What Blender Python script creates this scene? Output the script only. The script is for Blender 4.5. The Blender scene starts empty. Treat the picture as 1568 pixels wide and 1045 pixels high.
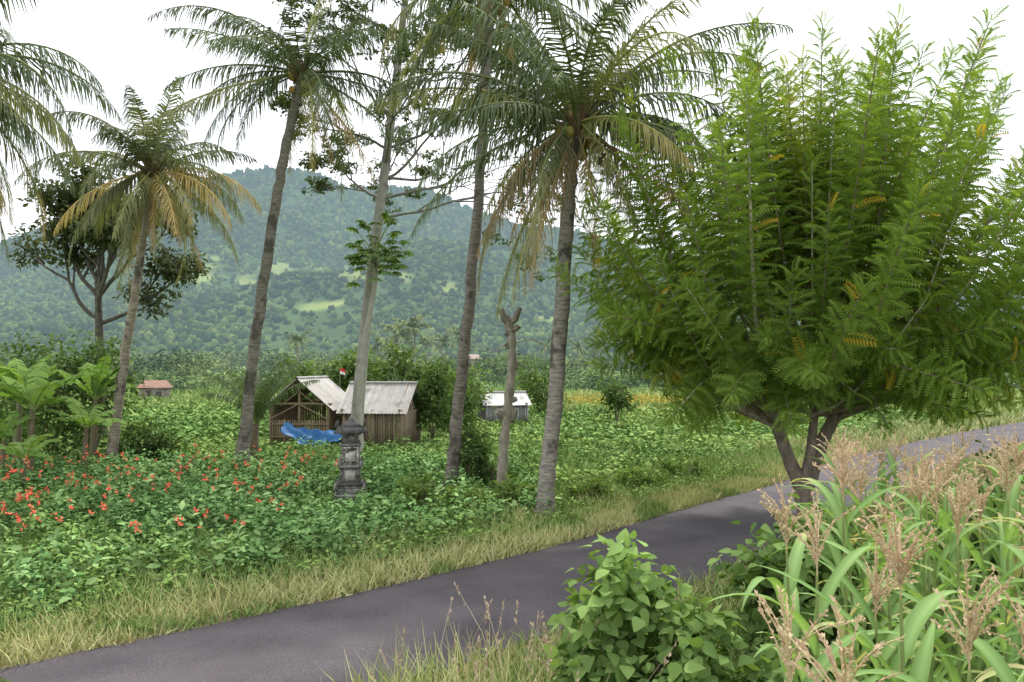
import bpy, math, random
import numpy as np
from mathutils import Vector
rng=np.random.default_rng(11)
random.seed(5)
U=lambda a,b,n=None: rng.uniform(a,b,n)
def nrm(a):
    a=np.asarray(a,float); return a/np.maximum(np.linalg.norm(a,axis=-1,keepdims=True),1e-9)
# ------------------------------------------------------------------ geometry kit
class Geo:
    def __init__(s): s.V=[];s.F3=[];s.F4=[];s.M3=[];s.M4=[];s.C=[];s.n=0
    def add(s,v,f,col,mat=0):
        v=np.asarray(v,float).reshape(-1,3); f=np.asarray(f,int)
        c=np.asarray(col,float)
        if c.ndim==1: c=np.tile(c,(len(v),1))
        s.V.append(v); s.C.append(c)
        if f.shape[1]==4: s.F4.append(f+s.n); s.M4.append(np.full(len(f),mat))
        else: s.F3.append(f+s.n); s.M3.append(np.full(len(f),mat))
        s.n+=len(v)
    def build(s,name,mats,parent=None,smooth=False):
        me=bpy.data.meshes.new(name)
        V=np.concatenate(s.V); C=np.concatenate(s.C)
        gain=GAIN.get(mats[0].name)
        if gain: C=(C*.9+C.mean(1,keepdims=True)*.1)*gain
        f4=np.concatenate(s.F4) if s.F4 else np.zeros((0,4),int)
        f3=np.concatenate(s.F3) if s.F3 else np.zeros((0,3),int)
        m=np.concatenate((s.M4 if s.M4 else [])+(s.M3 if s.M3 else []))
        loops=np.concatenate([f4.ravel(),f3.ravel()])
        st=np.concatenate([np.arange(len(f4))*4,len(f4)*4+np.arange(len(f3))*3])
        me.vertices.add(len(V)); me.loops.add(len(loops)); me.polygons.add(len(st))
        me.vertices.foreach_set("co",V.astype(np.float32).ravel())
        me.loops.foreach_set("vertex_index",loops.astype(np.int32))
        me.polygons.foreach_set("loop_start",st.astype(np.int32))
        for mt in mats: me.materials.append(mt)
        me.polygons.foreach_set("material_index",m.astype(np.int32))
        if smooth: me.polygons.foreach_set("use_smooth",np.ones(len(st),bool))
        me.update(calc_edges=True)
        at=me.attributes.new("Col",'FLOAT_COLOR','POINT')
        at.data.foreach_set("color",np.concatenate([C,np.ones((len(C),1))],1).astype(np.float32).ravel())
        ob=bpy.data.objects.new(name,me); bpy.context.scene.collection.objects.link(ob)
        if parent: ob.parent=parent
        return ob
def empty(name):
    o=bpy.data.objects.new(name,None); bpy.context.scene.collection.objects.link(o); return o
def basis(D,N):
    D=nrm(D); S=nrm(np.cross(D,N)); return np.stack([S,D,np.cross(S,D)],axis=2)
def inst(g,tv,tf,P,R,S,C,mat=0):
    P=np.asarray(P); n=len(P); k=len(tv)
    S=np.asarray(S,float)
    if S.ndim==0: S=np.full(n,float(S))
    T=tv[None]*(S[:,None,None] if S.ndim==1 else S[:,None,:])
    V=P[:,None,:]+np.einsum('nij,nkj->nki',R,T)
    F=(tf[None]+(np.arange(n)*k)[:,None,None]).reshape(-1,tf.shape[1])
    C=np.asarray(C,float)
    if C.ndim==1: C=np.tile(C,(n,1))
    g.add(V.reshape(-1,3),F,np.repeat(C,k,axis=0),mat)
def spline(pts,m):
    P=np.asarray(pts,float); P=np.vstack([2*P[0]-P[1],P,2*P[-1]-P[-2]]); out=[]
    k=len(P)-3
    for t in np.linspace(0,k-1e-6,m):
        i=int(t);u=t-i;a,b,c,d=P[i:i+4]
        out.append(.5*((2*b)+(-a+c)*u+(2*a-5*b+4*c-d)*u*u+(-a+3*b-3*c+d)*u**3))
    return np.array(out)
def tube(g,P,r,sides,col,mat=0,jit=0,cap=True):
    P=np.asarray(P,float); m=len(P); r=np.broadcast_to(np.asarray(r,float),(m,))
    T=nrm(np.gradient(P,axis=0)); ref=np.array([1,0,0.]) if abs(T[0][0])<.8 else np.array([0,1.,0])
    A=nrm(np.cross(T,ref)); B=np.cross(T,A)
    th=np.arange(sides)*2*np.pi/sides
    rr=r[:,None]*(1+jit*rng.normal(size=(m,sides)))
    V=P[:,None]+rr[...,None]*(np.cos(th)[None,:,None]*A[:,None]+np.sin(th)[None,:,None]*B[:,None])
    i=np.arange(m-1)[:,None]*sides; j=np.arange(sides)[None]; j2=(j+1)%sides
    F=np.stack([i+j,i+j2,i+sides+j2,i+sides+j],axis=2).reshape(-1,4)
    g.add(V.reshape(-1,3),F,col,mat)
    if cap:
        e=V[-1]; c=e.mean(0); g.add(np.vstack([e,c]),[[k,(k+1)%sides,sides] for k in range(sides)],col,mat)
def box(g,c,s,rot=0,col=(.5,.5,.5),mat=0,tap=1.0,o=(0,0,0)):
    x,y,z=[k/2 for k in s]
    v=np.array([[-x,-y,-z],[x,-y,-z],[x,y,-z],[-x,y,-z],[-x*tap,-y*tap,z],[x*tap,-y*tap,z],[x*tap,y*tap,z],[-x*tap,y*tap,z]])+np.array(c)
    cr,sr=math.cos(rot),math.sin(rot)
    v=np.stack([v[:,0]*cr-v[:,1]*sr,v[:,0]*sr+v[:,1]*cr,v[:,2]],1)+np.array(o)
    g.add(v,[[0,3,2,1],[4,5,6,7],[0,1,5,4],[1,2,6,5],[2,3,7,6],[3,0,4,7]],col,mat)
def leaf_tmpl(prof,fold=.2,bend=.15):
    v=[];f=[]
    for t,w in prof:
        z=-bend*t*t; v+= [[-w,t,z+fold*w],[0,t,z],[w,t,z+fold*w]]
    for i in range(len(prof)-1):
        a=i*3; f+=[[a,a+1,a+4,a+3],[a+1,a+2,a+5,a+4]]
    return np.array(v,float),np.array(f)
HEART=leaf_tmpl([(0,.03),(.08,.3),(.35,.42),(.7,.24),(1,.01)])
OVAL=leaf_tmpl([(0,.02),(.35,.24),(.75,.17),(1,.01)])
DIA=(np.array([[0,0,0],[-.25,.45,.05],[0,1,-.08],[.25,.45,.05]],float),np.array([[0,3,2,1]]))
def blade_tmpl(w=.02,bend=.35):
    v=[];f=[]
    for i,t in enumerate([0,.5,1]):
        ww=w*(1-t**2)+.002; y=bend*t*t; v+=[[-ww,y,t],[ww,y,t]]
    for i in range(2): f.append([2*i,2*i+1,2*i+3,2*i+2])
    return np.array(v,float),np.array(f)
BL=blade_tmpl()
def rotz(n):
    a=U(0,2*np.pi,n); c,s=np.cos(a),np.sin(a); z=np.zeros(n); o=np.ones(n)
    return np.stack([np.stack([c,-s,z],1),np.stack([s,c,z],1),np.stack([z,z,o],1)],1)
def mixcol(a,b,n,p=1.0):
    t=U(0,1,(n,1))**p; return np.array(a)*(1-t)+np.array(b)*t
def leafcloud(g,c,rad,n,size,ca,cb,clumps=30,spread=.28,tm=DIA,shell=.55,droop=.3,mat=0):
    c=np.array(c,float);rad=np.array(rad,float)
    d=nrm(rng.normal(size=(clumps,3))); rr=U(shell,1,(clumps,1))
    cc=d*rr*rad
    i=rng.integers(0,clumps,n); off=np.clip(rng.normal(size=(n,3)),-1.7,1.7)*spread*rad.min()*np.array([1,1,.7])
    P=c+cc[i]+off; P[:,2]=np.maximum(P[:,2],.03)
    out=nrm(cc[i]/rad+off/rad*1.5+rng.normal(size=(n,3))*.35)
    D=nrm(out*np.array([1,1,.3])+rng.normal(size=(n,3))*.6-np.array([0,0,droop]))
    N=nrm(out+np.array([0,0,.8])+rng.normal(size=(n,3))*.4)
    cv=U(.75,1.2,(clumps,1))
    inst(g,*tm,P,basis(D,N),U(.7,1.3,n)*size,mixcol(ca,cb,n)*cv[i],mat)
# ------------------------------------------------------------------ materials
GAIN={'leaf':1.15,'ground_leaf':1.25,'palm_leaf':1.1,'grass_blade':1.2,'distant_leaf':1.25}
def newmat(name):
    m=bpy.data.materials.new(name); m.use_nodes=True; nt=m.node_tree; nt.nodes.clear()
    out=nt.nodes.new('ShaderNodeOutputMaterial'); return m,nt,out
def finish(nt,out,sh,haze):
    # aerial perspective: painted haze, pale blue-grey emission mixed in by distance from origin
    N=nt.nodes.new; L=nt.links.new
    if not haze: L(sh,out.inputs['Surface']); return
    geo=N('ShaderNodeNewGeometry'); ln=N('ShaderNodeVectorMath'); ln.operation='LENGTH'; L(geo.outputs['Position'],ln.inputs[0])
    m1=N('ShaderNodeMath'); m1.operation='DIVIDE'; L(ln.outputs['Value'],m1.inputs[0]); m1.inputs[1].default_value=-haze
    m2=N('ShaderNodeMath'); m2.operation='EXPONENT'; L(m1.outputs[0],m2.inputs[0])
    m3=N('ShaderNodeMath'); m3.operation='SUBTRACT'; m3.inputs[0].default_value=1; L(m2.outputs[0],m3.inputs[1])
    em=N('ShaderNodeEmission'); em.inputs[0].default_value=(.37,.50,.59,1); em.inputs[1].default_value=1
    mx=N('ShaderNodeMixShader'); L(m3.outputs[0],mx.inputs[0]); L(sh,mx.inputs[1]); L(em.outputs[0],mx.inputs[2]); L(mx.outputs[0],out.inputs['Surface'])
def leafmat(name,trans=.4,tint=(1.3,1.35,.6),haze=0,gloss=0):
    m,nt,out=newmat(name); N=nt.nodes.new; L=nt.links.new
    at=N('ShaderNodeAttribute'); at.attribute_name='Col'
    p=N('ShaderNodeBsdfDiffuse'); L(at.outputs['Color'],p.inputs['Color']); sh=p.outputs[0]
    if trans:
        tm=N('ShaderNodeVectorMath'); tm.operation='MULTIPLY'; tm.inputs[1].default_value=tint; L(at.outputs['Color'],tm.inputs[0])
        tr=N('ShaderNodeBsdfTranslucent'); L(tm.outputs[0],tr.inputs['Color'])
        mx=N('ShaderNodeMixShader'); mx.inputs[0].default_value=trans; L(sh,mx.inputs[1]); L(tr.outputs[0],mx.inputs[2]); sh=mx.outputs[0]
    if gloss:
        gl=N('ShaderNodeBsdfGlossy'); gl.inputs['Roughness'].default_value=.45; gl.inputs['Color'].default_value=(.8,.8,.8,1)
        m2=N('ShaderNodeMixShader'); m2.inputs[0].default_value=gloss; L(sh,m2.inputs[1]); L(gl.outputs[0],m2.inputs[2]); sh=m2.outputs[0]
    finish(nt,out,sh,haze); return m
def solid(name,rough=.85,scale=8,var=.35,bump=.3,stretch=(1,1,1),spec=.3,metal=0,blotch=None,haze=0):
    m,nt,out=newmat(name); N=nt.nodes.new; L=nt.links.new
    at=N('ShaderNodeAttribute'); at.attribute_name='Col'
    geo=N('ShaderNodeNewGeometry'); mp=N('ShaderNodeVectorMath'); mp.operation='MULTIPLY'; mp.inputs[1].default_value=stretch
    L(geo.outputs['Position'],mp.inputs[0])
    no=N('ShaderNodeTexNoise'); no.inputs['Scale'].default_value=scale; no.inputs['Detail'].default_value=4; no.inputs['Roughness'].default_value=.65
    L(mp.outputs[0],no.inputs['Vector'])
    mr=N('ShaderNodeMapRange'); mr.inputs[1].default_value=.3; mr.inputs[2].default_value=.7; mr.inputs[3].default_value=1-var; mr.inputs[4].default_value=1+var
    L(no.outputs['Fac'],mr.inputs[0])
    vm=N('ShaderNodeVectorMath'); vm.operation='SCALE'; L(at.outputs['Color'],vm.inputs[0]); L(mr.outputs[0],vm.inputs['Scale'])
    colout=vm.outputs[0]
    if blotch:
        n2=N('ShaderNodeTexNoise'); n2.inputs['Scale'].default_value=blotch[0]; n2.inputs['Detail'].default_value=4
        L(geo.outputs['Position'],n2.inputs['Vector'])
        r2=N('ShaderNodeMapRange'); r2.inputs[1].default_value=blotch[1]; r2.inputs[2].default_value=blotch[1]+.08; L(n2.outputs['Fac'],r2.inputs[0])
        mx=N('ShaderNodeMix'); mx.data_type='RGBA'; L(r2.outputs[0],mx.inputs[0]); L(colout,mx.inputs[6]); mx.inputs[7].default_value=(*blotch[2],1)
        colout=mx.outputs[2]
    if bump or spec>.15:
        p=N('ShaderNodeBsdfPrincipled'); p.inputs['Roughness'].default_value=rough; p.inputs['Specular IOR Level'].default_value=spec; p.inputs['Metallic'].default_value=metal
        L(colout,p.inputs['Base Color'])
    else:
        p=N('ShaderNodeBsdfDiffuse'); L(colout,p.inputs['Color'])
    if bump:
        b=N('ShaderNodeBump'); b.inputs['Strength'].default_value=bump; b.inputs['Distance'].default_value=.05; L(no.outputs['Fac'],b.inputs['Height']); L(b.outputs[0],p.inputs['Normal'])
    finish(nt,out,p.outputs[0],haze); return m
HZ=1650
M_leaf=leafmat('leaf',.3); M_leafG=leafmat('ground_leaf',0); M_leafT=leafmat('leaf_feathery',.4,(1.35,1.3,.6)); M_palm=leafmat('palm_leaf',.25,(1.3,1.3,.6),gloss=.03); M_grass=leafmat('grass_blade',0)
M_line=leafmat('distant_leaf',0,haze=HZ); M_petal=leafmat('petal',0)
M_bark=solid('bark',scale=10,stretch=(1,1,.4),bump=.6,var=.45)
M_palmbark=solid('palm_bark',scale=9,stretch=(.5,.5,2.2),bump=.8,var=.5,blotch=(2.6,.55,(.09,.08,.067)))
M_smooth=solid('smooth_bark',scale=5,var=.2,bump=.2,blotch=(1.7,.6,(.16,.15,.12)))
M_stone=solid('weathered_stone',scale=14,var=.4,bump=.6,blotch=(5,.56,(.08,.08,.07)))
M_wood=solid('old_bamboo',scale=14,var=.4,bump=.3)
M_sheet=solid('roof_sheet',scale=3,var=.22,bump=.1,rough=.6,blotch=(1.6,.62,(.2,.18,.15)))
M_cloth=solid('tarpaulin',scale=5,var=.15,bump=.2,rough=.5)
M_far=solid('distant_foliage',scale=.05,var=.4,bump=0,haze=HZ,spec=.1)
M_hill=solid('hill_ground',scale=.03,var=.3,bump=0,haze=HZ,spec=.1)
M_straw=leafmat('tassel_straw',.2,(1,1,1))
# ------------------------------------------------------------------ road definition
far_edge=np.array([[-25,-10],[-14,.0],[-9,4.8],[-5.06,8.43],[-1.95,11.36],[.95,14.5],[3.7,18.0],[6.77,21.8],[10.8,27.6],[19.3,37.3],[28,46],[45,60],[80,85],[130,110]],float)
fe=spline(np.c_[far_edge,np.zeros(len(far_edge))],260)[:,:2]
Tn=nrm(np.gradient(fe,axis=0)); Nn=np.stack([Tn[:,1],-Tn[:,0]],1)
W=2.95
ctr=fe+Nn*W/2
def roadd(P):
    P=np.asarray(P)[:,:2]; out=np.empty(len(P))
    for s in range(0,len(P),20000):
        q=P[s:s+20000]; d=q[:,None]-ctr[None]; dd=(d**2).sum(2); i=dd.argmin(1)
        r=np.arange(len(q)); out[s:s+20000]=-(d[r,i]*Nn[i]).sum(1)
    return out
def ribbon(name,lo,hi,z,mat,rag=0,crown=0.0):
    g=Geo(); k=9; 
    idx=np.linspace(0,len(ctr)-1,900); cx=np.stack([np.interp(idx,np.arange(len(ctr)),ctr[:,i]) for i in (0,1)],1)
    nx=np.stack([np.interp(idx,np.arange(len(ctr)),Nn[:,i]) for i in (0,1)],1)
    m=len(cx)
    def wob():
        w=rng.normal(size=m); w=np.convolve(w,np.ones(3)/3,'same'); return w*rag
    a=lo+wob(); b=hi+wob()
    V=[]
    for j in range(k):
        t=j/(k-1); o=a*(1-t)+b*t; p=cx-nx*o[:,None]; zz=z+crown*(1-(2*t-1)**2)
        V.append(np.c_[p,np.full(m,zz)])
    V=np.stack(V,1).reshape(-1,3)
    i=np.arange(m-1)[:,None]*k; j=np.arange(k-1)[None]
    g.add(V,np.stack([i+j,i+k+j,i+k+j+1,i+j+1],2).reshape(-1,4),(.06,.06,.06)); return g.build(name,[mat],smooth=True)
m,nt,out=newmat('asphalt'); N=nt.nodes.new; L=nt.links.new
geo=N('ShaderNodeNewGeometry'); n1=N('ShaderNodeTexNoise'); n1.inputs['Scale'].default_value=60; n1.inputs['Detail'].default_value=4; L(geo.outputs['Position'],n1.inputs['Vector'])
n2=N('ShaderNodeTexNoise'); n2.inputs['Scale'].default_value=.9; n2.inputs['Detail'].default_value=6; L(geo.outputs['Position'],n2.inputs['Vector'])
cr=N('ShaderNodeValToRGB'); cr.color_ramp.elements[0].position=.3; cr.color_ramp.elements[0].color=(.063,.055,.061,1); cr.color_ramp.elements[1].position=.72; cr.color_ramp.elements[1].color=(.11,.097,.104,1); L(n2.outputs['Fac'],cr.inputs[0])
mr=N('ShaderNodeMapRange'); mr.inputs[1].default_value=.3; mr.inputs[2].default_value=.7; mr.inputs[3].default_value=.6; mr.inputs[4].default_value=1.4; L(n1.outputs['Fac'],mr.inputs[0])
vm=N('ShaderNodeVectorMath'); vm.operation='SCALE'; L(cr.outputs[0],vm.inputs[0]); L(mr.outputs[0],vm.inputs['Scale'])
p=N('ShaderNodeBsdfPrincipled'); p.inputs['Roughness'].default_value=.85; p.inputs['Specular IOR Level'].default_value=.2; L(vm.outputs[0],p.inputs['Base Color'])
b=N('ShaderNodeBump'); b.inputs['Strength'].default_value=.5; b.inputs['Distance'].default_value=.01; L(n1.outputs['Fac'],b.inputs['Height']); L(b.outputs[0],p.inputs['Normal'])
L(p.outputs[0],out.inputs['Surface']); M_asph=m
def groundmat(name,c1,c2,c3,sc=.6,haze=0):
    m,nt,out=newmat(name); N=nt.nodes.new; L=nt.links.new
    geo=N('ShaderNodeNewGeometry')
    a=N('ShaderNodeTexNoise'); a.inputs['Scale'].default_value=sc; a.inputs['Detail'].default_value=6; a.inputs['Roughness'].default_value=.75; L(geo.outputs['Position'],a.inputs['Vector'])
    c=N('ShaderNodeTexNoise'); c.inputs['Scale'].default_value=.06; c.inputs['Detail'].default_value=3; L(geo.outputs['Position'],c.inputs['Vector'])
    r=N('ShaderNodeValToRGB'); r.color_ramp.elements[0].position=.35; r.color_ramp.elements[0].color=(*c1,1); r.color_ramp.elements[1].position=.65; r.color_ramp.elements[1].color=(*c2,1); L(a.outputs['Fac'],r.inputs[0])
    r2=N('ShaderNodeMapRange'); r2.inputs[1].default_value=.48; r2.inputs[2].default_value=.62; r2.inputs[4].default_value=.5; L(c.outputs['Fac'],r2.inputs[0])
    mx=N('ShaderNodeMix'); mx.data_type='RGBA'; L(r2.outputs[0],mx.inputs[0]); L(r.outputs[0],mx.inputs[6]); mx.inputs[7].default_value=(*c3,1)
    p=N('ShaderNodeBsdfDiffuse'); L(mx.outputs[2],p.inputs['Color'])
    b=N('ShaderNodeBump'); b.inputs['Strength'].default_value=.6; b.inputs['Distance'].default_value=.15; L(a.outputs['Fac'],b.inputs['Height']); L(b.outputs[0],p.inputs['Normal'])
    finish(nt,out,p.outputs[0],haze); return m
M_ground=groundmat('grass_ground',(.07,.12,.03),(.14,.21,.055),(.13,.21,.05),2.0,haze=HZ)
M_soil=groundmat('roadside_soil',(.2,.15,.09),(.3,.24,.15),(.24,.2,.1),2.5)
g=Geo(); xs=np.concatenate([np.linspace(-6000,-150,12),np.linspace(-120,120,61),np.linspace(150,6000,12)]); ys=np.concatenate([np.linspace(-600,-30,5),np.linspace(-20,140,41),np.linspace(170,6000,16)])
X,Y=np.meshgrid(xs,ys); nx,ny=len(xs),len(ys)
i=np.arange(ny-1)[:,None]*nx; j=np.arange(nx-1)[None]
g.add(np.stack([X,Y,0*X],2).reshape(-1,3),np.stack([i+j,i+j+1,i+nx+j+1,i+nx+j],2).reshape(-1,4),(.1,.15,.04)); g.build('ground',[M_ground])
ribbon('roadside_dirt',-W/2-.35,W/2+.3,.006,M_soil,rag=.12)
ribbon('road',-W/2,W/2,.018,M_asph,rag=.035,crown=.03)
# ------------------------------------------------------------------ hills
ridge=np.array([(-900,430),(-300,400),(0,372),(60,345),(150,335),(230,300),(300,276),(380,256),(430,262),(480,270),(530,290),(600,284),(660,290),(720,308),(800,332),(850,340),(930,362),(1050,390),(1200,412),(1400,430),(1568,442),(2300,480)],float)
RD=1300.
rx=(ridge[:,0]-784)/1307*RD; rh=3+(560-ridge[:,1])/1307*RD-6
ph=rng.uniform(0,6.28,(20,)); fr=rng.normal(size=(20,2))
def sn(x,y,sc,k0=0,k=8):
    s=0
    for a in range(k0,k0+k):
        fx,fy=nrm(fr[a%20]); q=(1+.35*(a%4)); s=s+np.sin((x*fx+y*fy)/sc*q+ph[a%20])/q
    return s/k
def Hh(x,y):
    xr=x*(RD/np.maximum(y,300))*.6+x*.4
    h=np.interp(xr,rx,rh)
    t=np.clip((y-440)/(RD-440),0,1.6)
    prof=np.where(t<1,t**1.25,1-(t-1)*.8)
    spur=sn(x*1.5,y*.5,75,0,8)*48+sn(x,y,28,5,8)*16
    z=h*prof+spur*np.sin(np.clip(t,0,1)*np.pi*.9)**.7*np.clip(t*3,0,1)*(h/200)
    return np.where(y<440,-2,z)
xs=np.linspace(-1500,1500,260); ys=np.linspace(420,1700,150); X,Y=np.meshgrid(xs,ys); Z=Hh(X,Y)
nx,ny=len(xs),len(ys); i=np.arange(ny-1)[:,None]*nx; j=np.arange(nx-1)[None]
def clearing(x,y):
    u=784+1307*x/y; z=Hh(x,y); v=560-1307*(z-3)/y
    a=sn(x,y,60,3,8)+.5*sn(x,y,17,9,8)
    c=(a>.4)&(v>395)
    w=sn(x,y,14,2,8)*.9
    for (cu,cv,ru,rv) in [(300,420,30,18),(545,418,28,13),(430,411,22,11),(375,430,20,10),(625,425,15,8),(690,440,16,6)]:
        c|=((u-cu)/ru)**2+((v-cv)/rv)**2<1+w
    return c
hc=np.zeros(X.shape+(3,)); hc[:]=(.075,.12,.04)
cl=clearing(X,Y); hc[cl]=(.24,.29,.09)
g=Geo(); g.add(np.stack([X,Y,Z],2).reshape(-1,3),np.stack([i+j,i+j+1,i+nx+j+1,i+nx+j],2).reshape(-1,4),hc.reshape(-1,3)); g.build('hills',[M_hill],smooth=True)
import bmesh
def ico(s):
    bm=bmesh.new(); bmesh.ops.create_icosphere(bm,subdivisions=s,radius=1); v=np.array([v.co[:] for v in bm.verts]); f=np.array([[v.index for v in f.verts] for f in bm.faces]); bm.free(); return v,f
icov,icof=ico(2); ic1=ico(1)
g=Geo(); n=52000
y=np.sqrt(U(430**2,1345**2,n)); x=y*U(-.74,.74,n)
k=~clearing(x,y)|(U(0,1,n)<.14); k&=~((sn(x,y,45,7,8)>.16)&(U(0,1,n)<.55)); x=x[k];y=y[k]; z=Hh(x,y)
k=z>-1; x,y,z=x[k],y[k],z[k]
dens=sn(x,y,90,1,8)
for v in range(8):
    tm=(icov,icof) if v<2 else ic1
    ss=np.arange(v,len(x),8); 
    tv=tm[0]*(1+.3*rng.normal(size=(len(tm[0]),1))); q=len(ss)
    r=U(1.2,3.6,q)*(.85+.35*(y[ss]>900))*(.75+.5*(U(0,1,q)**3)); S=np.stack([r,r*U(.8,1.2,q),r*U(.8,1.5,q)],1)
    col=mixcol((.03,.065,.015),(.15,.2,.045),q,1.4)*(1+.8*np.clip(dens[ss],-.6,.7))[:,None]
    inst(g,tv,tm[1],np.stack([x[ss],y[ss],z[ss]+r*.7],1),rotz(q),S,col)
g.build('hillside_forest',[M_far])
# ------------------------------------------------------------------ palm
def frond(g,base,az,el,L,droop,col,ll=.62,n=66,w=.019,mat=0,sag=.5,twist=0.,yel=None):
    m=14; s=np.linspace(0,1,m); th=el-droop*s**1.35; a=az+twist*s
    T=np.stack([np.cos(th)*np.cos(a),np.cos(th)*np.sin(a),np.sin(th)],1)
    P=np.array(base)+np.vstack([np.zeros(3),np.cumsum(T[:-1]*L/(m-1),axis=0)])
    tube(g,P,np.linspace(.038,.006,m)*L/3.6,4,np.array(col)*1.3+np.array([.07,.06,0.01]),mat,cap=False)
    S0=np.array([-math.sin(az),math.cos(az),0])
    for sg in (-1,1):
        t=np.linspace(.13,.995,n)+rng.normal(size=n)*.003; t=np.clip(t,0,1); gap=np.sin(t*37+U(0,6))>.9
        t=t[(rng.uniform(size=n)>.08)&~gap]; q=len(t)
        p=np.stack([np.interp(t,s,P[:,i]) for i in range(3)],1); tt=nrm(np.stack([np.interp(t,s,T[:,i]) for i in range(3)],1))
        S=nrm(np.cross(tt,[0,0,1.])+1e-3+ S0*-.15); Nn_=np.cross(S,tt)
        an=np.radians(22+38*t)[:,None]
        D=nrm(sg*S*np.cos(an)+tt*np.sin(an)+Nn_*.15+rng.normal(size=(q,3))*.08-np.array([0,0,sag*.6]))
        D2=nrm(D*.7+np.array([0,0,-1])*sag*U(1.0,2.2,(q,1))+rng.normal(size=(q,3))*.08)
        le=(ll*(np.sin(np.pi*np.clip(t*.8+.16,0,1))**.6)*U(.75,1.1,q))[:,None]
        p1=p+D*le*.45; p2=p1+D2*le*.6
        ww=w
        V=np.stack([p-tt*ww,p+tt*ww,p1+tt*ww,p1-tt*ww,p2+tt*.004,p2-tt*.004],1)
        F=np.array([[0,1,2,3],[3,2,4,5]])[None]+(np.arange(q)*6)[:,None,None]
        c=np.array(col)*U(.75,1.25,(q,1))
        if yel is not None:
            f=np.clip((t[:,None]-.35)*1.6,0,1)*U(.5,1,(q,1)); c=c*(1-f)+np.array(yel)*f
        g.add(V.reshape(-1,3),F.reshape(-1,4),np.repeat(c,6,axis=0),mat)
def sphere(g,c,r,col,mat=0,sq=(1,1,1)):
    g.add(np.array(c)+icov*r*np.array(sq),icof,col,mat)
GREEN=(.095,.13,.057); YG=(.23,.24,.08); BROWN=(.3,.2,.1); YEL=(.45,.33,.11)
def palm(name,path,r0,r1,nf,L,seed,low=-35,dead=3,yellow=.15,nuts=True,ll=.62,custom=(),col=GREEN,bark=(.27,.245,.21)):
    global rng
    rng=np.random.default_rng(seed); e=empty(name)
    P=spline(path,46); P[1:-1]+=rng.normal(size=(44,3))*.012
    t=np.linspace(0,1,46); r=r1+(r0-r1)*(1-t)**.9+ (r0*.5)*np.exp(-t*30)
    r=r*(1+.035*np.sin(np.arange(46)*2.1))
    g=Geo(); tube(g,P,r,12,bark,0,jit=.03); g.build('trunk',[M_palmbark],e,True)
    g=Geo(); top=P[-1]; 
    for i in range(34):
        a=i*2.4; el=U(.3,1.3); q=top+np.array([math.cos(a),math.sin(a),0])*r1*.7+np.array([0,0,U(-.45,.2)])
        d=np.array([math.cos(a)*math.cos(el),math.sin(a)*math.cos(el),math.sin(el)])
        tube(g,[q,q+d*.25,q+d*.55],[.07,.05,.02],5,(.16,.11,.06) if i%3 else (.34,.23,.1),0)
    for i in range(nf):
        u=i/(nf-1); el=math.radians(82-(82-low)*u**.85+U(-12,12)); az=i*2.39996+U(-.4,.4)
        Lf=L*U(.7,1.1)*(.8 if u<.12 else 1)
        dr=math.radians(U(45,105)) if u<.75 else math.radians(U(45,75))
        c=np.array(col)*U(.7,1.35); 
        ye=None
        if u>.45 and U(0,1)<yellow*2.2: ye=YEL if U(0,1)<.5 else YG
        if U(0,1)<yellow: c=np.array(YG)*U(.8,1.1)
        frond(g,top+np.array([math.cos(az),math.sin(az),0])*r1*.8,az,el,Lf,dr,c,ll=ll*U(.85,1.1),sag=U(.5,1.2),twist=U(-.6,.6),yel=ye)
    for i in range(dead):
        az=U(0,6.28); frond(g,top-np.array([0,0,.2]),az,math.radians(U(-60,-20)),L*U(.6,.85),math.radians(U(30,50)),BROWN if i%2 else (.34,.24,.11),ll=ll*.8,sag=1.5,n=44)
    for (az,el,Lf,dr,c,sg) in custom:
        frond(g,top,math.radians(az),math.radians(el),Lf,math.radians(dr),c,ll=ll,sag=sg)
    g.build('fronds',[M_palm],e)
    if nuts:
        g=Geo()
        for i in range(14):
            a=U(0,6.28); sphere(g,top+np.array([math.cos(a)*U(.22,.42),math.sin(a)*U(.22,.42),U(-.6,-.1)]),U(.09,.13),mixcol((.42,.24,.06),(.2,.24,.06),1)[0],sq=(1,1,1.2))
        g.build('coconuts',[M_cloth],e,True)
    return e
palm('coconut_palm',[(.6,16.7,-.05),(.85,16.8,2.4),(1.05,16.9,5.2),(1.15,16.8,6.6),(1.3,16.8,7.8)],.165,.12,32,4.3,21,low=-32,dead=5,ll=.82,yellow=.2,
     custom=[(186,24,4.2,52,YG,.8),(172,18,3.8,45,GREEN,.9),(10,48,4.6,75,GREEN,.9),(-10,15,2.4,60,GREEN,.9),(205,-30,3.2,55,(.2,.15,.07),1.2),(235,-55,3.8,22,(.28,.18,.08),1.3),(155,-55,4.2,25,YG,1.2),(215,-58,4.0,22,YG,1.2),(60,60,4.2,60,GREEN,.7),(30,42,4.8,60,GREEN,.8),(110,60,4.4,60,GREEN,.8),(190,60,4.4,60,GREEN,.8),(150,70,4.2,45,GREEN,.8),(-20,-50,2.4,25,BROWN,1.3)])
palm('coconut_palm',[(-1.45,20.1,-.05),(-1.2,20.1,2.7),(-.85,20.1,6.2),(-.62,20.1,10),(-.45,20.1,12.1)],.15,.095,26,4.1,22,low=-32,dead=3,ll=.75,custom=[(200,-20,3.8,60,GREEN,.9),(-15,-15,3.6,50,GREEN,.8),(180,-35,3.6,45,GREEN,1)],bark=(.19,.165,.14))
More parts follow.
